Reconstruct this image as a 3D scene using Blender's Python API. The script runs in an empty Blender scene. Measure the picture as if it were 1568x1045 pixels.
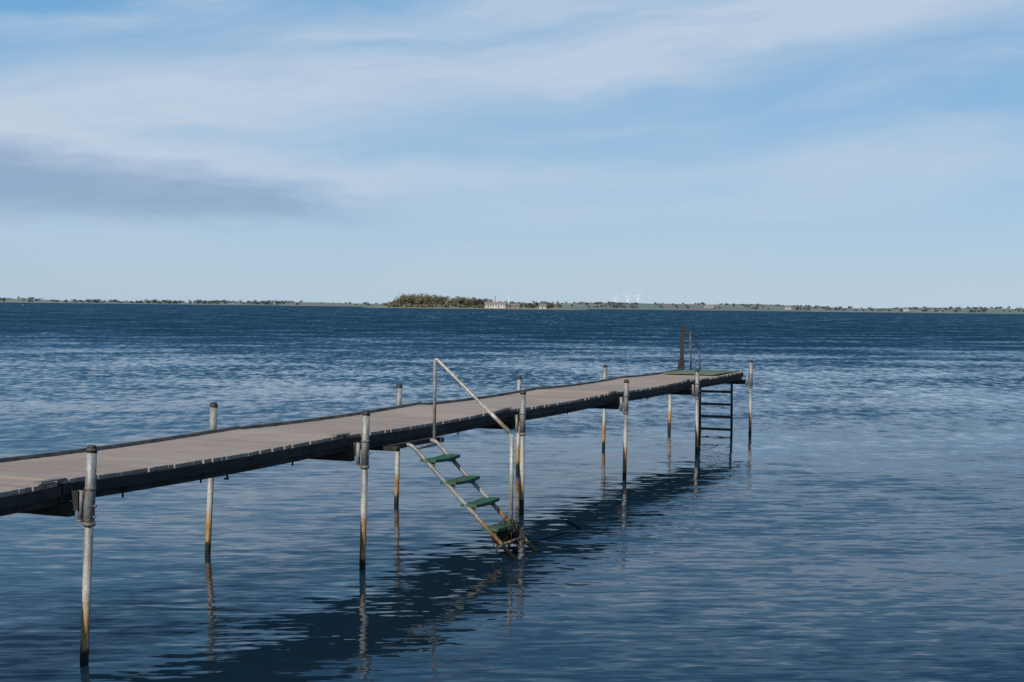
import bpy, bmesh, math, random
import numpy as np
from mathutils import Vector, Matrix
random.seed(7); rng=np.random.default_rng(11)
scene=bpy.context.scene
scene.view_settings.view_transform='Standard'
scene.view_settings.look='None'
scene.view_settings.exposure=0
COL=scene.collection
# ---------------------------------------------------------------- node helpers
class NT:
    def __init__(s,tree): s.t=tree
    def n(s,typ,**kw):
        nd=s.t.nodes.new(typ)
        for k,v in kw.items(): setattr(nd,k,v)
        return nd
    def put(s,sock,v):
        if v is None: return
        if isinstance(v,bpy.types.NodeSocket): s.t.links.new(v,sock)
        else: sock.default_value=v
    def m(s,op,a,b=None,c=None,clamp=False):
        nd=s.n('ShaderNodeMath',operation=op,use_clamp=clamp)
        s.put(nd.inputs[0],a); s.put(nd.inputs[1],b)
        if c is not None: s.put(nd.inputs[2],c)
        return nd.outputs[0]
    def ss(s,v,lo,hi,a=0.0,b=1.0):
        nd=s.n('ShaderNodeMapRange',interpolation_type='SMOOTHSTEP')
        s.put(nd.inputs[0],v); nd.inputs[1].default_value=lo; nd.inputs[2].default_value=hi
        nd.inputs[3].default_value=a; nd.inputs[4].default_value=b
        return nd.outputs[0]
    def comb(s,x,y,z=0.0):
        nd=s.n('ShaderNodeCombineXYZ'); s.put(nd.inputs[0],x); s.put(nd.inputs[1],y); s.put(nd.inputs[2],z)
        return nd.outputs[0]
    def sep(s,v):
        nd=s.n('ShaderNodeSeparateXYZ'); s.put(nd.inputs[0],v); return nd.outputs
    def noise(s,vec,scale=1.0,detail=3.0,rough=0.5,dist=0.0):
        nd=s.n('ShaderNodeTexNoise'); s.put(nd.inputs['Vector'],vec)
        nd.inputs['Scale'].default_value=scale; nd.inputs['Detail'].default_value=detail
        nd.inputs['Roughness'].default_value=rough; nd.inputs['Distortion'].default_value=dist
        return nd
    def mix(s,f,a,b):
        nd=s.n('ShaderNodeMix',data_type='RGBA'); s.put(nd.inputs[0],f)
        for i,v in ((6,a),(7,b)):
            if isinstance(v,tuple) and len(v)==3: v=(*v,1)
            s.put(nd.inputs[i],v)
        return nd.outputs[2]
    def vm(s,op,a,b):
        nd=s.n('ShaderNodeVectorMath',operation=op); s.put(nd.inputs[0],a); s.put(nd.inputs[1],b); return nd.outputs[0]
def mat(name):
    m=bpy.data.materials.new(name); m.use_nodes=True
    b=m.node_tree.nodes['Principled BSDF']; return m,NT(m.node_tree),b
def noisy(name,c1,c2,scale=8,rough=.7,metal=0,stretch=(1,1,1),bump=.0,c3=None,bscale=None):
    m,N,b=mat(name)
    g=N.n('ShaderNodeNewGeometry').outputs['Position']
    v=N.vm('MULTIPLY',g,stretch)
    n1=N.noise(v,scale,5,.6)
    f=N.ss(n1.outputs[0],.35,.65)
    c=N.mix(f,c1,c2)
    if c3:
        n2=N.noise(v,scale*.35,4,.6); c=N.mix(N.ss(n2.outputs[0],.5,.68),c,c3)
    N.put(b.inputs['Base Color'],c); b.inputs['Roughness'].default_value=rough; b.inputs['Metallic'].default_value=metal
    if bump:
        bp=N.n('ShaderNodeBump'); bp.inputs['Distance'].default_value=bump
        nb=N.noise(v,bscale or scale*3,4,.6); N.put(bp.inputs['Height'],nb.outputs[0]); N.put(b.inputs['Normal'],bp.outputs[0])
    return m
# ---------------------------------------------------------------- mesh helpers
def mk(name,bm,mats,parent=None,smooth=False):
    me=bpy.data.meshes.new(name); bm.to_mesh(me); bm.free()
    if not isinstance(mats,(list,tuple)): mats=[mats]
    for mm in mats: me.materials.append(mm)
    if smooth:
        for p in me.polygons: p.use_smooth=True
    o=bpy.data.objects.new(name,me); COL.objects.link(o)
    if parent: o.parent=parent
    return o
def empty(name):
    e=bpy.data.objects.new(name,None); COL.objects.link(e); return e
def tube(bm,p,q,r,seg=14,r2=None,caps=True,mi=0):
    p=Vector(p); q=Vector(q); d=(q-p); L=d.length; d.normalize()
    a=d.orthogonal().normalized(); b=d.cross(a)
    r2=r if r2 is None else r2
    rings=[]
    for c,rr in ((p,r),(q,r2)):
        rings.append([bm.verts.new(c+rr*(math.cos(2*math.pi*i/seg)*a+math.sin(2*math.pi*i/seg)*b)) for i in range(seg)])
    for i in range(seg):
        f=bm.faces.new((rings[0][i],rings[0][(i+1)%seg],rings[1][(i+1)%seg],rings[1][i])); f.smooth=True; f.material_index=mi
    if caps:
        f=bm.faces.new(list(reversed(rings[0]))); f.material_index=mi
        f=bm.faces.new(rings[1]); f.material_index=mi
def path(bm,pts,r,seg=12,mi=0):
    pts=[Vector(p) for p in pts]
    prev=None; ref=None
    for i,p in enumerate(pts):
        d=(pts[min(i+1,len(pts)-1)]-pts[max(i-1,0)]).normalized()
        if ref is None: ref=d.orthogonal().normalized()
        a=(ref-d*ref.dot(d)).normalized(); ref=a; b=d.cross(a)
        ring=[bm.verts.new(p+r*(math.cos(2*math.pi*k/seg)*a+math.sin(2*math.pi*k/seg)*b)) for k in range(seg)]
        if prev:
            for k in range(seg):
                f=bm.faces.new((prev[k],prev[(k+1)%seg],ring[(k+1)%seg],ring[k])); f.smooth=True; f.material_index=mi
        else: bm.faces.new(list(reversed(ring))).material_index=mi
        prev=ring
    bm.faces.new(prev).material_index=mi
def arc(pts,rad=.06,n=6):
    P=[Vector(p) for p in pts]; out=[P[0]]
    for i in range(1,len(P)-1):
        a=(P[i-1]-P[i]).normalized()*rad; b=(P[i+1]-P[i]).normalized()*rad
        for k in range(n+1):
            t=k/n; out.append((P[i]+a)*(1-t)**2+P[i]*2*t*(1-t)+(P[i]+b)*t*t)
    out.append(P[-1]); return out
def hexa(bm,c,mi=0):
    v=[bm.verts.new(p) for p in c]; fs=[]
    for idx in ((3,2,1,0),(4,5,6,7),(0,1,5,4),(1,2,6,5),(2,3,7,6),(3,0,4,7)):
        f=bm.faces.new([v[i] for i in idx]); f.material_index=mi; fs.append(f)
    return fs
def box(bm,x0,x1,y0,y1,z0,z1,mi=0):
    return hexa(bm,[(x0,y0,z0),(x1,y0,z0),(x1,y1,z0),(x0,y1,z0),(x0,y0,z1),(x1,y0,z1),(x1,y1,z1),(x0,y1,z1)],mi)
# ---------------------------------------------------------------- jetty frame
OX,OY=-2.852,9.518
UX,UY=.385,.923
VX,VY=.923,-.385
SEG=3.88
def J(s,v,z): return Vector((OX+UX*s+VX*v, OY+UY*s+VY*v, z))
def jbox(bm,s0,s1,v0,v1,z0,z1,mi=0,dz0=0,dz1=0):
    return hexa(bm,[J(s0,v1,z0+dz0),J(s1,v1,z0+dz1),J(s1,v0,z0+dz1),J(s0,v0,z0+dz0),
             J(s0,v1,z1+dz0),J(s1,v1,z1+dz1),J(s1,v0,z1+dz1),J(s0,v0,z1+dz0)],mi)
# ---------------------------------------------------------------- materials
def post_mat():
    m,N,b=mat('galvanised_weathered_steel')
    g=N.n('ShaderNodeNewGeometry').outputs['Position']; x,y,z=N.sep(g)
    n=N.noise(N.vm('MULTIPLY',g,(1,1,.35)),16,5,.65).outputs[0]
    n2=N.noise(g,60,3,.6).outputs[0]
    n3=N.noise(N.vm('MULTIPLY',g,(1,1,.5)),5,4,.6).outputs[0]
    zz=N.m('ADD',z,N.m('ADD',N.m('MULTIPLY',N.m('SUBTRACT',n,.5),.35),N.m('MULTIPLY',N.m('SUBTRACT',n3,.5),.3)))
    base=N.mix(N.ss(n,.38,.62),(.17,.168,.162),(.30,.292,.28))
    base=N.mix(N.ss(n2,.55,.7),base,(.15,.14,.12))
    base=N.mix(N.m('MULTIPLY',N.ss(n3,.5,.68),.4),base,(.20,.17,.135))
    chalk=N.mix(N.ss(n2,.4,.65),(.41,.39,.35),(.29,.27,.235))
    c=N.mix(N.ss(zz,.56,.78,1,0),base,chalk)
    rust=N.mix(N.ss(n,.4,.62),(.25,.125,.042),(.39,.25,.115))
    c=N.mix(N.ss(zz,.35,.47,1,0),c,rust)
    c=N.mix(N.ss(zz,.10,.18,1,0),c,(.018,.016,.008))
    N.put(b.inputs['Base Color'],c); b.inputs['Roughness'].default_value=.55
    N.put(b.inputs['Metallic'],N.ss(zz,.6,.9,0,.25))
    bp=N.n('ShaderNodeBump'); bp.inputs['Distance'].default_value=.004; N.put(bp.inputs['Height'],n2); N.put(b.inputs['Normal'],bp.outputs[0])
    return m
M_post=post_mat()
M_cap=noisy('dark_plastic_cap',(.02,.02,.02),(.05,.045,.04),30,.6)
M_clamp=noisy('dull_clamp_steel',(.10,.095,.085),(.22,.20,.17),30,.6,c3=(.12,.08,.045))
M_dark=noisy('old_tarred_timber',(.012,.011,.010),(.030,.026,.023),6,.85,stretch=(1,1,1),bump=.006,c3=(.045,.037,.03))
M_rail=noisy('grey_edge_rail',(.08,.075,.07),(.17,.16,.145),9,.7,c3=(.05,.045,.04),bump=.003)
M_green=noisy('worn_green_tread',(.010,.060,.030),(.025,.10,.05),14,.75,c3=(.07,.065,.035),bump=.004)
M_alu=noisy('ladder_galvanised_pipe',(.28,.26,.23),(.42,.39,.34),18,.5,metal=.2,c3=(.24,.19,.11))
M_black=noisy('black_ladder_steel',(.01,.01,.01),(.03,.028,.025),20,.5)
M_weed=noisy('seaweed',(.012,.012,.005),(.04,.035,.012),40,.8)
def deck_mat():
    m,N,b=mat('weathered_deck_boards')
    at=N.n('ShaderNodeAttribute',attribute_name='shade'); f=at.outputs['Fac']
    g=N.n('ShaderNodeNewGeometry').outputs['Position']
    x,y,z=N.sep(g)
    s=N.m('ADD',N.m('MULTIPLY',x,UX),N.m('MULTIPLY',y,UY)); v=N.m('ADD',N.m('MULTIPLY',x,VX),N.m('MULTIPLY',y,VY))
    gr=N.noise(N.comb(N.m('MULTIPLY',s,60),N.m('MULTIPLY',v,3),f),1,5,.6).outputs[0]
    bl=N.noise(g,1.3,4,.6).outputs[0]
    c=N.mix(f,(.245,.190,.155),(.325,.262,.215))
    c=N.mix(N.m('MULTIPLY',N.ss(gr,.5,.72),.4),c,(.165,.135,.11))
    c=N.mix(N.m('MULTIPLY',N.ss(bl,.42,.66),.6),c,(.35,.295,.25))
    N.put(b.inputs['Base Color'],c); b.inputs['Roughness'].default_value=.85
    b.inputs['Specular IOR Level'].default_value=.25
    bp=N.n('ShaderNodeBump'); bp.inputs['Distance'].default_value=.003; N.put(bp.inputs['Height'],gr); N.put(b.inputs['Normal'],bp.outputs[0])
    return m
M_deck=deck_mat()
# ---------------------------------------------------------------- JETTY
jetty=empty('wooden_jetty')
DZ=1.235; VR=-.14; VL=-1.31; VPL=-1.65
bm=bmesh.new(); lay=bm.faces.layers.float.new('shade')
bs=bmesh.new(); br=bmesh.new()
def zsag(i,u):
    r=random.Random(i*31+5); a=r.uniform(-.012,.012); c=r.uniform(-.012,.012)
    return a*(1-u)+c*u-.022*4*u*(1-u)
for i in range(-3,5):
    s0=i*SEG-.08; s1=(i+1)*SEG-.10
    if i==4: s1=5*SEG-.12
    s=s0
    while s<s1-.03:
        wd=.062; e=min(s+wd,s1); u=(s-s0)/(s1-s0); dz=zsag(i,u)+random.uniform(-.001,.001)
        rr=random.uniform(-.012,.012); ll=random.uniform(-.008,.008)
        fs=jbox(bm,s,e-.0035,VL+.03+ll,VR+.012+rr,DZ-.028,DZ,0,dz,dz+random.uniform(-.001,.001))
        sh=min(1,max(0,random.gauss(.55,.20)))
        for f in fs: f[lay]=sh
        s+=wd
    n=10
    for k in range(n):
        a=s0+(s1-s0)*k/n; b=s0+(s1-s0)*(k+1)/n; da=zsag(i,k/n); db=zsag(i,(k+1)/n)
        for (va,vb) in ((VR-.055,VR-.005),(VL+.02,VL+.07),((VL+VR)/2-.025,(VL+VR)/2+.025)):
            jbox(bs,a,b,va,vb,DZ-.155,DZ-.029,0,da,db)
        jbox(bs,a+.0,b,VR-.004,VR+.024,DZ-.105,DZ-.031,0,da,db)
        jbox(br,a,b,VL-.012,VL+.026,DZ-.05,DZ+.03,0,da,db)
    jbox(bs,s0+.0,s0+.045,VL+.071,VR-.056,DZ-.15,DZ-.03)
    jbox(bs,s1-.045,s1,VL+.071,VR-.056,DZ-.15,DZ-.03)
mk('deck_boards',bm,M_deck,jetty)
mk('stringers',bs,M_dark,jetty)
mk('edge_rail',br,M_rail,jetty)
Rtops=[1.464,1.459,1.45,1.41,1.42,1.455]; Ltops={0:1.47,1:1.467,2:1.473,3:1.41,4:1.45,5:1.20}
leanR={0:(.035,.02),1:(.02,0),2:(.0,.01),3:(.01,0),4:(-.01,0),5:(.0,0)}
leanL={1:(.04,.03),2:(.02,0),3:(.01,0),4:(.01,0),5:(.01,0)}
bm=bmesh.new(); bc=bmesh.new(); bb=bmesh.new(); bcl=bmesh.new()
def post(s,v,top,lean,inner):
    base=J(s,v,0)
    def at(z): return Vector((base.x+lean[0]*(z-.1)/1.3, base.y+lean[1]*(z-.1)/1.3, z))
    tube(bm,at(-.9),at(top-.012),.029,16)
    tube(bm,at(.935),at(top-.045),.0355,18)
    tube(bcl,at(.925),at(.95),.042,18)
    tube(bcl,at(1.165),at(1.185),.039,18)
    tube(bc,at(top-.044),at(top-.014),.038,18)
    tube(bc,at(top-.0139),at(top+.004),.034,18,r2=.026)
    q=J(s-.01,v+inner*.068,0)-base
    tube(bm,at(.965)+q,at(1.16)+q,.021,12)
    tube(bcl,at(.950)+q,at(.9645)+q,.025,12)
    tube(bcl,at(1.06),at(1.06)+(J(0,-inner*.055,0)-J(0,0,0)),.008,8)
    tube(bcl,at(.985),at(.985)+(J(0,-inner*.05,0)-J(0,0,0)),.006,8)
for i in range(-3,6):
    t=Rtops[i] if i>=0 else 1.46
    post(i*SEG,0,t,leanR.get(i,(.01,0)),-1)
    if i<5: post(i*SEG,VPL-(.05 if i==1 else 0),Ltops.get(i,1.46),leanL.get(i,(.01,.01)),1)
    jbox(bb,i*SEG-.055,i*SEG+.035,VPL+.06,-.115,1.035,1.078)
    jbox(bb,i*SEG-.045,i*SEG+.025,VPL+.05,-.105,.985,1.034)
    jbox(bb,i*SEG-.02,i*SEG+.0,-.10,-.045,1.03,1.16)
base=J(5*SEG,VPL+.05,0)
tube(bm,(base.x-.03,base.y,-.9),(base.x,base.y,1.12),.033,14)
mk('posts',bm,M_post,jetty,False); mk('post_caps',bc,M_cap,jetty); mk('clamps',bcl,M_clamp,jetty); mk('cross_beams',bb,M_dark,jetty)
bm=bmesh.new()
for s,v in ((1.55,VR),(2.9,VR),(6.3,VR),(9.7,VR),(13.2,VR),(.6,VR)):
    tube(bm,J(s,v-.02,DZ-.11),J(s,v+.04,DZ-.15),.008,8); tube(bm,J(s,v-.02,DZ-.16),J(s,v-.02,DZ-.20),.008,8)
path(bm,arc([J(1.9,VR-.05,DZ-.13),J(1.93,VR-.02,DZ-.21),J(1.8,VR+.03,DZ-.19)],.03),.008,8)
mk('bolts_and_hooks',bm,M_dark,jetty)
bm=bmesh.new()
for i in range(0,5):
    jbox(bm,i*SEG-.30,i*SEG-.05,VR-.03,VR+.028,DZ+.003,DZ+.014)
mk('joint_plates',bm,M_clamp,jetty)
bm=bmesh.new()
jbox(bm,4.50*SEG,5*SEG-.16,VL+.10,VR-.06,DZ+.004,DZ+.016)
mk('green_mat',bm,noisy('faded_green_mat',(.05,.10,.06),(.11,.15,.09),10,.9,c3=(.2,.16,.12),bump=.003),jetty)
mp=empty('mooring_post')
bm=bmesh.new()
c=J(5*SEG-.15,VL-.04,0)
hexa(bm,[c+Vector((dx*.038,dy*.038,1.10)) for dx,dy in ((-1,-1),(1,-1),(1,1),(-1,1))]+[c+Vector((dx*.034+.03,dy*.034,2.13)) for dx,dy in ((-1,-1),(1,-1),(1,1),(-1,1))])
hexa(bm,[c+Vector((dx*.062,dy*.05,1.255)) for dx,dy in ((-1,-1),(1,-1),(1,1),(-1,1))]+[c+Vector((dx*.056+.008,dy*.046,1.44)) for dx,dy in ((-1,-1),(1,-1),(1,1),(-1,1))])
mk('timber',bm,noisy('dark_timber',(.014,.010,.008),(.035,.024,.017),12,.8,stretch=(1,1,.2)),mp)
# ---------------------------------------------------------------- bathing ladder (sloping)
lad=empty('bathing_ladder')
SN,SF=4.87,5.40
def lz(v): return 1.06-.94*v
bm=bmesh.new()
for s in (SN,SF):
    path(bm,arc([J(s,-.30,1.055),J(s,.0,1.055),J(s,1.13,lz(1.13))],.05),.021,12)
tube(bm,J(SN,.02,1.02),J(SF,.02,1.02),.017,10)
tube(bm,J(SN,.98,lz(.98)),J(SF,.98,lz(.98)),.014,10)
mk('stringers',bm,M_post,lad)
bm=bmesh.new()
path(bm,arc([J(SF+.02,-.02,1.0),J(SF+.02,-.02,1.905),J(SF+.02,.82,1.17),J(SF+.02,.84,1.10)],.05,8),.0165,12)
tube(bm,J(SF+.02,.84,1.15),J(SF+.02,.84,.255),.021,12)
tube(bm,J(SF+.02,.50,1.452),J(SF+.02,.82,1.17),.021,12)
mk('handrail',bm,M_alu,lad)
bm=bmesh.new(); bw=bmesh.new()
for k,v in enumerate((.19,.41,.63,.86)):
    z=lz(v)+.045; n=8
    for j in range(n):
        a=j/n; b=(j+1)/n
        za=z-.012*math.sin(math.pi*a); zb=z-.012*math.sin(math.pi*b)
        sa=SN-.02+(SF-SN+.04)*a; sb=SN-.02+(SF-SN+.04)*b
        hexa(bm,[J(sa,v+.085,za-.03),J(sb,v+.085,zb-.03),J(sb,v-.085,zb-.03),J(sa,v-.085,za-.03),
                 J(sa,v+.085,za),J(sb,v+.085,zb),J(sb,v-.085,zb),J(sa,v-.085,za)])
    jbox(bw,SN+.01,SN+.035,v-.03,v+.05,z-.075,z-.031); jbox(bw,SF-.035,SF-.01,v-.03,v+.05,z-.075,z-.031)
mk('treads',bm,M_green,lad); mk('tread_brackets',bw,M_rail,lad)
bm=bmesh.new()
for k in range(170):
    s=SN+random.uniform(.15,.5); v=.88+random.gauss(0,.05); z=lz(.86)+random.gauss(-.02,.05)
    p=J(s,v,z); q=p+Vector((random.gauss(0,.02),random.gauss(0,.02),-random.uniform(.04,.14)))
    tube(bm,p,q,.012,5,r2=.003)
mk('seaweed_clump',bm,M_weed,lad)
bm=bmesh.new()
jbox(bm,SN-.42,SN-.37,-.30,.06,1.03,1.075); jbox(bm,SN-.4,SF+.15,-.10,-.05,1.03,1.075); jbox(bm,SF+.1,SF+.15,-.3,.03,1.03,1.075)
mk('mounting_frame',bm,M_dark,lad)
# ---------------------------------------------------------------- end ladder (vertical)
l2=empty('swim_ladder')
SE=5*SEG-.06
bm=bmesh.new()
for v in (-.36,-.99):
    path(bm,[J(SE,v,DZ-.04),J(SE+.02,v,.7),J(SE+.06,v,-.35)],.024,10)
for z in (.83,.585,.345,.10):
    hexa(bm,[J(SE-.06,-.36,z-.022),J(SE+.06,-.36,z-.022),J(SE+.06,-.99,z-.022),J(SE-.06,-.99,z-.022),
             J(SE-.06,-.36,z+.022),J(SE+.06,-.36,z+.022),J(SE+.06,-.99,z+.022),J(SE-.06,-.99,z+.022)])
mk('stiles_and_rungs',bm,M_black,l2)
bm=bmesh.new()
path(bm,arc([J(SE-.42,-1.06,DZ),J(SE-.42,-1.08,1.97),J(SE-.36,-1.08,1.985),J(SE-.05,-1.0,1.62),J(SE,-.99,1.15)],.05,6),.017,10)
mk('grab_rail',bm,M_rail,l2)
# ---------------------------------------------------------------- WATER
def water_mat():
    m,N,b=mat('sea_water')
    g=N.n('ShaderNodeNewGeometry').outputs['Position']; x,y,z=N.sep(g)
    def V(kx,ky,rot=0.0,off=0.0):
        c,s=math.cos(rot),math.sin(rot)
        xx=N.m('ADD',N.m('MULTIPLY',x,c*kx),N.m('MULTIPLY',y,s*kx))
        yy=N.m('ADD',N.m('MULTIPLY',x,-s*ky),N.m('MULTIPLY',y,c*ky))
        return N.comb(xx,yy,off)
    def slopes(vec,detail,rough,dist=0.0):
        c=N.n('ShaderNodeSeparateColor'); N.put(c.inputs[0],N.noise(vec,1,detail,rough,dist).outputs['Color'])
        return N.m('SUBTRACT',c.outputs[0],.5),N.m('SUBTRACT',c.outputs[1],.5)
    patch=N.noise(V(.10,.16,.35,3),1,4,.6).outputs[0]
    pf=N.ss(patch,.36,.64,.50,1.35)
    a0x,a0y=slopes(V(5.0,20,.10,31),1,.5)
    a1x,a1y=slopes(V(2.0,8.5,.07,0),2,.6,.4)
    a2x,a2y=slopes(V(.55,1.6,.12,7),1,.5)
    a3x,a3y=slopes(V(3.8,1.7,.0,13),3,.65)
    a4x,a4y=slopes(V(2.6,.42,.0,17),3,.7)
    a5x,a5y=slopes(V(.9,.06,.0,21),3,.7)
    w0=N.ss(y,12,30,.13,.0); w1=N.ss(y,14,50,.23,.16); w2=N.ss(y,10,45,.06,.12)
    w3=N.ss(y,14,55,.03,.68); w4=N.ss(y,50,150,0,1.0); w5=N.ss(y,120,400,0,1.1)
    def tot(l):
        r=None
        for a,w in l:
            t=N.m('MULTIPLY',a,w); r=t if r is None else N.m('ADD',r,t)
        return r
    sx=N.m('MULTIPLY',tot(((a0x,w0),(a1x,w1),(a2x,w2),(a3x,w3))),.32)
    sy=N.m('MULTIPLY',tot(((a0y,w0),(a1y,w1),(a2y,w2),(a3y,w3),(a4y,w4),(a5y,w5))),N.m('ADD',N.m('MULTIPLY',pf,.6),.4))
    bias=N.m('MULTIPLY',N.m('ADD',N.ss(y,12,50,.040,.075),N.ss(y,26,160,0,.34)),pf)
    sy=N.m('SUBTRACT',sy,bias)
    nv=N.n('ShaderNodeVectorMath',operation='NORMALIZE'); N.put(nv.inputs[0],N.comb(sx,sy,1.0))
    N.put(b.inputs['Normal'],nv.outputs[0])
    col=N.mix(N.ss(y,10,70),(.007,.020,.034),(.005,.025,.046))
    N.put(b.inputs['Base Color'],col)
    N.put(b.inputs['Roughness'],N.ss(y,30,300,.03,.10))
    b.inputs['IOR'].default_value=1.333
    return m
bm=bmesh.new()
X=[-30000,-4000,-600,-100,0,100,600,4000,30000]; Y=[-3000,-300,-20,30,120,600,2500,9000,40000]
g=[[bm.verts.new((a,b,0)) for a in X] for b in Y]
for j in range(len(Y)-1):
    for i in range(len(X)-1): bm.faces.new((g[j][i],g[j][i+1],g[j+1][i+1],g[j+1][i]))
mk('sea_water',bm,water_mat())
# ---------------------------------------------------------------- FAR SHORE
def land_mat():
    m,N,b=mat('hazed_farmland')
    g=N.n('ShaderNodeNewGeometry').outputs['Position']
    vo=N.n('ShaderNodeTexVoronoi'); N.put(vo.inputs['Vector'],N.vm('MULTIPLY',g,(1/170,1/260,.02))); vo.inputs['Scale'].default_value=1
    c=N.n('ShaderNodeSeparateColor'); N.put(c.inputs[0],vo.outputs['Color'])
    n=N.noise(g,.02,4,.6).outputs[0]
    col=N.mix(N.ss(c.outputs[0],.45,.55),(.135,.18,.13),(.195,.20,.165))
    col=N.mix(N.ss(c.outputs[1],.68,.75),col,(.18,.15,.14))
    col=N.mix(N.m('MULTIPLY',n,.5),col,(.17,.195,.21))  # aerial haze painted in: field colours lifted towards blue-grey
    N.put(b.inputs['Base Color'],col); b.inputs['Roughness'].default_value=.95
    b.inputs['Specular IOR Level'].default_value=0.1
    return m
M_land=land_mat()
def landh(X):
    l=6.5+1.8*math.sin(X*.004+1)+1.4*math.sin(X*.011)
    r=12.5+2.4*math.sin(X*.005+.5)+1.4*math.sin(X*.013+2)
    t=min(1,max(0,(X+400)/700)); t=t*t*(3-2*t); return l*(1-t)+r*t
bm=bmesh.new(); rows=[0,12,60,200,450,800,1500]; hh=[-.5,1.2,.30,.55,.8,1.0,.6]
XS=list(range(-3600,3601,30)); G=[]
for j,ry in enumerate(rows):
    r=[]
    for Xv in XS:
        sh=2600+60*math.sin(Xv*.003)+25*math.sin(Xv*.011+1)
        z=hh[j] if j<2 else landh(Xv)*hh[j]*(1+.15*math.sin(Xv*.02+j*2))
        r.append(bm.verts.new((Xv*(1+ry/2600*.6),sh+ry,z)))
    G.append(r)
for j in range(len(rows)-1):
    for i in range(len(XS)-1): bm.faces.new((G[j][i],G[j][i+1],G[j+1][i+1],G[j+1][i]))
mk('far_shore_land',bm,M_land,smooth=True)
def leaf_mat(name,c1,c2,c3):
    m,N,b=mat(name)
    f=N.n('ShaderNodeAttribute',attribute_name='shade').outputs['Fac']
    c=N.mix(N.ss(f,0,.5),c1,c2); c=N.mix(N.ss(f,.5,1.0),c,c3)
    N.put(b.inputs['Base Color'],c); b.inputs['Roughness'].default_value=.9; b.inputs['Specular IOR Level'].default_value=0.1
    tr=N.n('ShaderNodeBsdfTranslucent'); N.put(tr.inputs[0],c)
    mx=N.n('ShaderNodeMixShader'); mx.inputs[0].default_value=.35
    N.put(mx.inputs[1],b.outputs[0]); N.put(mx.inputs[2],tr.outputs[0])
    N.put(m.node_tree.nodes['Material Output'].inputs[0],mx.outputs[0])
    return m
M_far=leaf_mat('hazed_distant_foliage',(.085,.105,.115),(.12,.14,.14),(.165,.17,.16))  # leaf colours lightened and blued to include distance haze
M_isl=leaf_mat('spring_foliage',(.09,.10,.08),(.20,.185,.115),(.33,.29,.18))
M_trunk=noisy('bark',(.05,.04,.03),(.09,.075,.06),2,.9)
def forest(name,trees,matl,nf,q):
    V=[];F=[];S=[];mi=[]
    for (x,y,z,w,h,tone) in trees:
        r=w*.035
        def limb(p,q2,r0,r1):
            p=Vector(p);q2=Vector(q2);d=(q2-p).normalized();a=d.orthogonal().normalized();b=d.cross(a);k=len(V)
            for c,rr in ((p,r0),(q2,r1)):
                for t in range(4): V.append(c+rr*(math.cos(t*math.pi/2)*a+math.sin(t*math.pi/2)*b))
            for t in range(4): F.append((k+t,k+(t+1)%4,k+4+(t+1)%4,k+4+t)); S.append(0);mi.append(1)
        top=(x,y,z+h*.7); limb((x,y,z-.3),top,r*1.4,r*.4)
        for t in range(3):
            an=random.uniform(0,6.28); limb((x,y,z+h*random.uniform(.25,.45)),(x+math.cos(an)*w*.35,y+math.sin(an)*w*.35,z+h*random.uniform(.6,.8)),r*.6,r*.2)
        lobes=[(random.gauss(0,.22)*w,random.gauss(0,.22)*w,h*random.uniform(.38,.82),random.uniform(.18,.32)*w,random.uniform(-.2,.2)) for _ in range(6)]
        for _ in range(nf):
            lx,ly,lz_,lr,lt=random.choice(lobes)
            d=Vector((random.gauss(0,1),random.gauss(0,1),random.gauss(0,1))).normalized()*lr*random.uniform(.4,1.05)
            c=Vector((x+lx,y+ly,z+lz_))+d
            if c.z>z+h: c.z=z+h-random.uniform(0,.1)*h
            if c.z<z+.3: c.z=z+.5
            n=Vector((random.gauss(0,1),random.gauss(0,1),random.gauss(0,1))).normalized(); a=n.orthogonal().normalized(); b=n.cross(a)
            s=q*random.uniform(.6,1.3); k=len(V)
            V.extend([c+a*s,c+b*s*.8,c-a*s*.9,c-b*s]); F.append((k,k+1,k+2,k+3)); S.append(min(1,max(0,tone+lt+random.gauss(0,.12)))); mi.append(0)
    me=bpy.data.meshes.new(name); me.from_pydata([tuple(v) for v in V],[],F)
    me.materials.append(matl); me.materials.append(M_trunk)
    me.polygons.foreach_set('material_index',mi)
    at=me.attributes.new('shade','FLOAT','FACE'); at.data.foreach_set('value',S)
    o=bpy.data.objects.new(name,me); COL.objects.link(o); return o
T=[]
def shy(X): return 2600+60*math.sin(X*.003)+25*math.sin(X*.011+1)
def px(p): return (p-784)*1.194
groups=[(95,160,.5,6),(150,212,.12,4),(205,340,.7,6.5),(330,380,.2,5),(378,432,.7,6),(432,590,.08,4),(0,90,.12,5),(-300,0,.4,7),
        (590,850,.3,6),(850,905,.2,5),(900,990,.5,6),(1000,1050,.2,5),(1050,1130,.12,4.5),(1130,1230,.2,4.5),(1230,1320,.45,5),(1320,1420,.2,4.5),(1420,1568,.35,5),(1568,1950,.4,7)]
for a,b_,den,h in groups:
    n=int((b_-a)*den*1.1)
    for _ in range(n):
        X_=px(random.uniform(a,b_)); dy=random.choice((25,40,120,300,450,500,700,750))*random.uniform(.8,1.2)
        lh=landh(X_); zz=lh*(.3 if dy<100 else .5 if dy<250 else .75 if dy<620 else .93)
        hgt=h*random.uniform(.4,1.1)
        T.append((X_*(1+dy/2600*.6),shy(X_)+dy,zz-.6,hgt*random.uniform(1.2,2.4),hgt,random.uniform(.1,.75)))
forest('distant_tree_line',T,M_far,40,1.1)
bm=bmesh.new(); XS=np.linspace(-150,75,46); rr=[0,5,30,80,130]
G=[]
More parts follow.
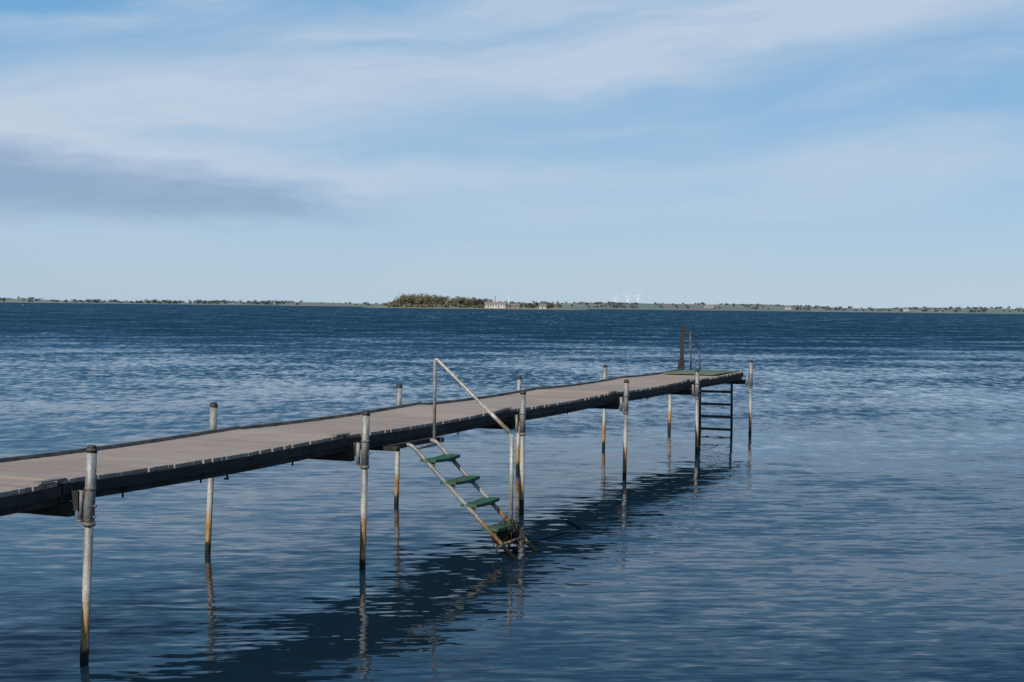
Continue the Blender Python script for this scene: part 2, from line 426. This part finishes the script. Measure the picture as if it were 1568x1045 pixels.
for j,ry in enumerate(rr):
    r=[]
    for Xv in XS:
        e=min(1,(Xv+150)/30,(75-Xv)/50); e=max(e,0)
        sh=1400+20*(1-e)
        z=[-.3,.9,1.7,1.9,-.3][j]*(.3+.7*e) if j not in(0,4) else -.3
        r.append(bm.verts.new((float(Xv),sh+ry*(0.3+.7*e),z)))
    G.append(r)
for j in range(len(rr)-1):
    for i in range(len(XS)-1): bm.faces.new((G[j][i],G[j][i+1],G[j+1][i+1],G[j+1][i]))
mk('island_terrain',bm,noisy('island_grass',(.13,.15,.08),(.22,.20,.13),.2,.95),smooth=True)
T=[]
for _ in range(120):
    X_=random.uniform(-123,-34); e=min(1,(X_+130)/22,(-26-X_)/25+.45)
    env=1.0 if X_<-70 else .82
    h=random.uniform(9.5,15.2)*max(.45,e)*env
    T.append((X_,1400+random.uniform(12,95),1.0,h*random.uniform(.6,.9),h,random.uniform(.35,.9)))
for _ in range(26):
    X_=random.uniform(-52,-24); h=random.uniform(6,10.5); T.append((X_,1400+random.uniform(14,50),1.0,h*.8,h,random.uniform(.0,.35)))
for _ in range(26):
    X_=random.uniform(-2,48); h=random.uniform(3.0,6.5); T.append((X_,1400+random.uniform(30,60),1.2,h*1.2,h,random.uniform(.1,.6)))
for _ in range(30):
    X_=random.uniform(-125,-30); h=random.uniform(2,4); T.append((X_,1400+random.uniform(6,12),.8,h*1.6,h,random.uniform(.4,.9)))
forest('island_woodland',T,M_isl,150,.62)
M_wall=noisy('rendered_wall',(.48,.46,.43),(.57,.55,.51),.8,.9)
M_brickw=noisy('red_brick_wall',(.24,.17,.15),(.30,.22,.19),1.2,.9)
M_roof=noisy('clay_tile_roof',(.20,.145,.13),(.26,.19,.165),1,.85)
M_roofg=noisy('slate_roof',(.13,.13,.135),(.2,.195,.19),1,.8)
M_glass=noisy('window_dark',(.03,.035,.04),(.05,.06,.07),1,.2)
M_white=noisy('white_paint',(.72,.74,.76),(.78,.80,.82),.5,.5)
def house(name,cx,cy,z,L,D,H,R,wall,roof,nw):
    e=empty(name)
    bm=bmesh.new(); box(bm,cx-L/2,cx+L/2,cy-D/2,cy+D/2,z-.8,z+H)
    for sx in (-1,1):
        X1=cx+sx*L/2; a=bm.verts.new((X1,cy-D/2,z+H)); b=bm.verts.new((X1,cy+D/2,z+H)); c=bm.verts.new((X1,cy,z+H+R-.15)); bm.faces.new((a,b,c))
    mk('walls',bm,wall,e)
    bm=bmesh.new(); o=.4
    for sy in (-1,1):
        hexa(bm,[(cx-L/2-o,cy+sy*(D/2+o),z+H-.25),(cx+L/2+o,cy+sy*(D/2+o),z+H-.25),(cx+L/2+o,cy,z+H+R-.1),(cx-L/2-o,cy,z+H+R-.1),
                 (cx-L/2-o,cy+sy*(D/2+o),z+H-.05),(cx+L/2+o,cy+sy*(D/2+o),z+H-.05),(cx+L/2+o,cy,z+H+R+.15),(cx-L/2-o,cy,z+H+R+.15)])
    bmesh.ops.recalc_face_normals(bm,faces=bm.faces)
    mk('roof',bm,roof,e)
    bm=bmesh.new()
    for k in range(nw):
        wx=cx-L/2+L*(k+.5)/nw
        if k==nw//2: box(bm,wx-.6,wx+.6,cy-D/2-.05,cy-D/2+.1,z,z+2.2)
        else: box(bm,wx-.55,wx+.55,cy-D/2-.05,cy-D/2+.1,z+1,z+2.3)
    mk('windows_and_door',bm,M_glass,e)
    bm=bmesh.new(); box(bm,cx+L*.2,cx+L*.2+.7,cy-.35,cy+.35,z+H,z+H+R+1.0); mk('chimney',bm,M_brickw,e)
house('farmhouse',-24,1412,1.6,7,7,3.2,2.4,M_wall,M_roofg,3)
house('brick_barn',-13.5,1412,1.6,13,8,3.4,2.0,M_wall,M_roof,5)
house('cottage',3,1416,1.6,8,6,2.4,1.6,M_brickw,M_roofg,3)
house('cottage',30,1418,1.4,7,6,2.3,1.8,M_wall,M_roofg,3)
house('cottage',px(410),2650,3,10,8,3,2.4,M_wall,M_roofg,4)
house('farmhouse',px(1100),2730,4,18,9,3.4,3,M_wall,M_roofg,6)
house('farmhouse',px(1222),2700,4,11,8,3.2,3,M_wall,M_roof,5)
house('cottage',px(1398),2650,3.5,9,8,3.4,2.6,M_wall,M_roofg,4)
ch=empty('brick_chimney_stack'); bm=bmesh.new(); tube(bm,(-17.5,1424,1),(-17.5,1424,12.5),.7,12,r2=.45); tube(bm,(-17.5,1424,12.2),(-17.5,1424,12.6),.62,12); mk('stack',bm,M_brickw,ch)
fp=empty('radio_mast'); bm=bmesh.new(); tube(bm,(-3.5,1430,1),(-3.5,1430,15),.28,8,r2=.1)
for k in range(4): tube(bm,(-3.5-1.0,1430,8+k*1.8),(-3.5+1.0,1430,8+k*1.8),.08,6)
mk('mast',bm,M_white,fp)
def turbine(X_,Y_,H,ang):
    e=empty('wind_turbine'); bm=bmesh.new()
    tube(bm,(X_,Y_,2),(X_,Y_,H),1.6,14,r2=.9); mk('tower',bm,M_white,e)
    bm=bmesh.new(); box(bm,X_-1.1,X_+1.1,Y_-2.5,Y_+4,H-.2,H+1.9); mk('nacelle',bm,M_white,e)
    bm=bmesh.new(); tube(bm,(X_,Y_-4.2,H+1),(X_,Y_-2.5,H+1),.5,12,r2=1.0)
    mk('hub',bm,M_white,e)
    bm=bmesh.new(); R=H*.5
    for k in range(3):
        a=ang+k*2*math.pi/3; d=Vector((math.sin(a),0,math.cos(a))); w=Vector((math.cos(a),0,-math.sin(a)))
        c=Vector((X_,Y_-3.4,H+1)); p=[(0,.9),(.15,1.6),(.5,1.0),(1,.35)]
        for (r0,w0),(r1,w1) in zip(p,p[1:]):
            A=c+d*R*r0; B=c+d*R*r1; y=Vector((0,.25,0))
            hexa(bm,[A-w*w0*.5-y,A+w*w0*.5-y,A+w*w0*.5+y,A-w*w0*.5+y,B-w*w1*.5-y,B+w*w1*.5-y,B+w*w1*.5+y,B-w*w1*.5+y])
    mk('blades',bm,M_white,e)
for pxx,H,a in ((942,30,.3),(960,33,1.0),(976,37,.6)):
    turbine((pxx-784)*4200/2178,4200,H,a)
cm=empty('channel_marker'); bm=bmesh.new()
XM=-258
tube(bm,(XM,750,-.3),(XM,750,.8),.55,14,r2=.35); tube(bm,(XM,750,.8),(XM,750,3.0),.22,10); tube(bm,(XM,750,2.7),(XM,750,3.7),.45,12,r2=.02)
mk('spar',bm,noisy('green_paint',(.01,.22,.10),(.02,.30,.14),2,.5),cm)
# ---------------------------------------------------------------- SUN + SKY
EL=36; SXn,SYn=-.48,-.877
to_sun=Vector((SXn*math.cos(math.radians(EL)),SYn*math.cos(math.radians(EL)),math.sin(math.radians(EL))))
sd=bpy.data.lights.new('sun','SUN'); sd.energy=4.3; sd.angle=math.radians(.5); sd.color=(1,.94,.84)
so=bpy.data.objects.new('sun',sd); COL.objects.link(so); so.rotation_euler=to_sun.to_track_quat('Z','Y').to_euler(); so.location=(-10,5,20)
w=bpy.data.worlds.new('World'); scene.world=w; w.use_nodes=True
N=NT(w.node_tree); bg=w.node_tree.nodes['Background']
STR=.1
sky=N.n('ShaderNodeTexSky',sky_type='NISHITA'); sky.sun_disc=False
sky.sun_elevation=math.radians(EL); sky.sun_rotation=math.atan2(SXn,SYn)
sky.air_density=1.0; sky.dust_density=.3; sky.ozone_density=1.0
d=N.n('ShaderNodeTexCoord').outputs['Generated']; dx,dy,dz=N.sep(d)
az=N.m('ARCTAN2',dx,dy); el=N.m('ARCSINE',dz)
def K(c): return tuple(v/STR for v in c)
def gauss(c,wd):
    q=N.m('DIVIDE',c,wd); return N.m('EXPONENT',N.m('MULTIPLY',N.m('MULTIPLY',q,q),-1.0))
def line(s,o): return N.m('SUBTRACT',el,N.m('ADD',N.m('MULTIPLY',az,s),o))
wn=N.m('SUBTRACT',N.noise(N.comb(N.m('MULTIPLY',az,4),N.m('MULTIPLY',el,10)),1,4,.55).outputs[0],.5)
warp=N.m('MULTIPLY',wn,.06)
elw=N.m('ADD',el,warp)
def rotn(kx,ky,tilt,det,ro,off):
    yy=N.m('SUBTRACT',elw,N.m('MULTIPLY',az,tilt))
    return N.noise(N.comb(N.m('MULTIPLY',az,kx),N.m('MULTIPLY',yy,ky),off),1,det,ro,.3).outputs[0]
s1=rotn(2.6,18,.08,5,.5,1.0)
s2=rotn(5,45,.10,6,.6,5.0)
tint=N.vm('MULTIPLY',sky.outputs[0],(.88,.98,1.15))
grad=N.mix(N.ss(el,.0,.10),K((.405,.55,.70)),K((.325,.505,.705)))
grad=N.mix(N.ss(el,.07,.20),grad,K((.150,.385,.655)))
grad=N.mix(N.ss(el,.2,.45),grad,K((.065,.19,.40)))
base=N.mix(N.ss(el,.1,.4,.85,.93),tint,grad)
b1=gauss(N.m('ADD',line(.13,.170),warp),.034)
veil=N.m('ADD',N.m('MULTIPLY',b1,.82),N.m('MULTIPLY',N.ss(s1,.42,.70),.55))
veil=N.m('MULTIPLY',veil,N.ss(s2,.30,.62,.66,1.0))
veil=N.m('MULTIPLY',veil,N.ss(el,.0,.09,.35,1))
veil=N.m('MULTIPLY',veil,N.ss(el,.21,.38,1,.20))
veil=N.m('MINIMUM',veil,.85)
c=N.mix(veil,base,K((.545,.635,.755)))
rag=N.m('MULTIPLY',N.m('SUBTRACT',N.noise(N.comb(N.m('MULTIPLY',az,11),N.m('MULTIPLY',el,45),9.0),1,6,.6).outputs[0],.5),.055)
top=N.m('SUBTRACT',N.m('ADD',N.m('MULTIPLY',N.m('ADD',az,.35),-.115),.110),el)
top=N.m('ADD',top,rag)
bot=N.m('ADD',N.m('SUBTRACT',el,.050),N.m('MULTIPLY',rag,.4))
gm=N.m('MULTIPLY',N.ss(top,-.006,.026),N.ss(bot,-.004,.022))
gm=N.m('MULTIPLY',gm,N.m('MULTIPLY',N.ss(N.m('ADD',az,rag),-.17,-.045,1,0),N.ss(az,-1.2,-.6,0,1)))
rim=N.m('MULTIPLY',gauss(N.m('ADD',top,.004),.010),N.m('MULTIPLY',N.ss(az,-.15,-.04,1,0),N.ss(az,-1.2,-.6,0,.5)))
c=N.mix(rim,c,K((.56,.64,.75)))
c=N.mix(N.m('MULTIPLY',gm,.82),c,K((.255,.375,.56)))
N.put(bg.inputs[0],c); bg.inputs[1].default_value=STR
# ---------------------------------------------------------------- CAMERA
cd=bpy.data.cameras.new('camera'); cam=bpy.data.objects.new('camera',cd); COL.objects.link(cam); scene.camera=cam
cd.lens=50; cd.sensor_width=36; cd.clip_start=.1; cd.clip_end=80000
cam.matrix_world=Matrix.Translation((0,0,2.43))@Matrix.Rotation(math.radians(90-1.376),4,'X')@Matrix.Rotation(math.radians(.66),4,'Z')
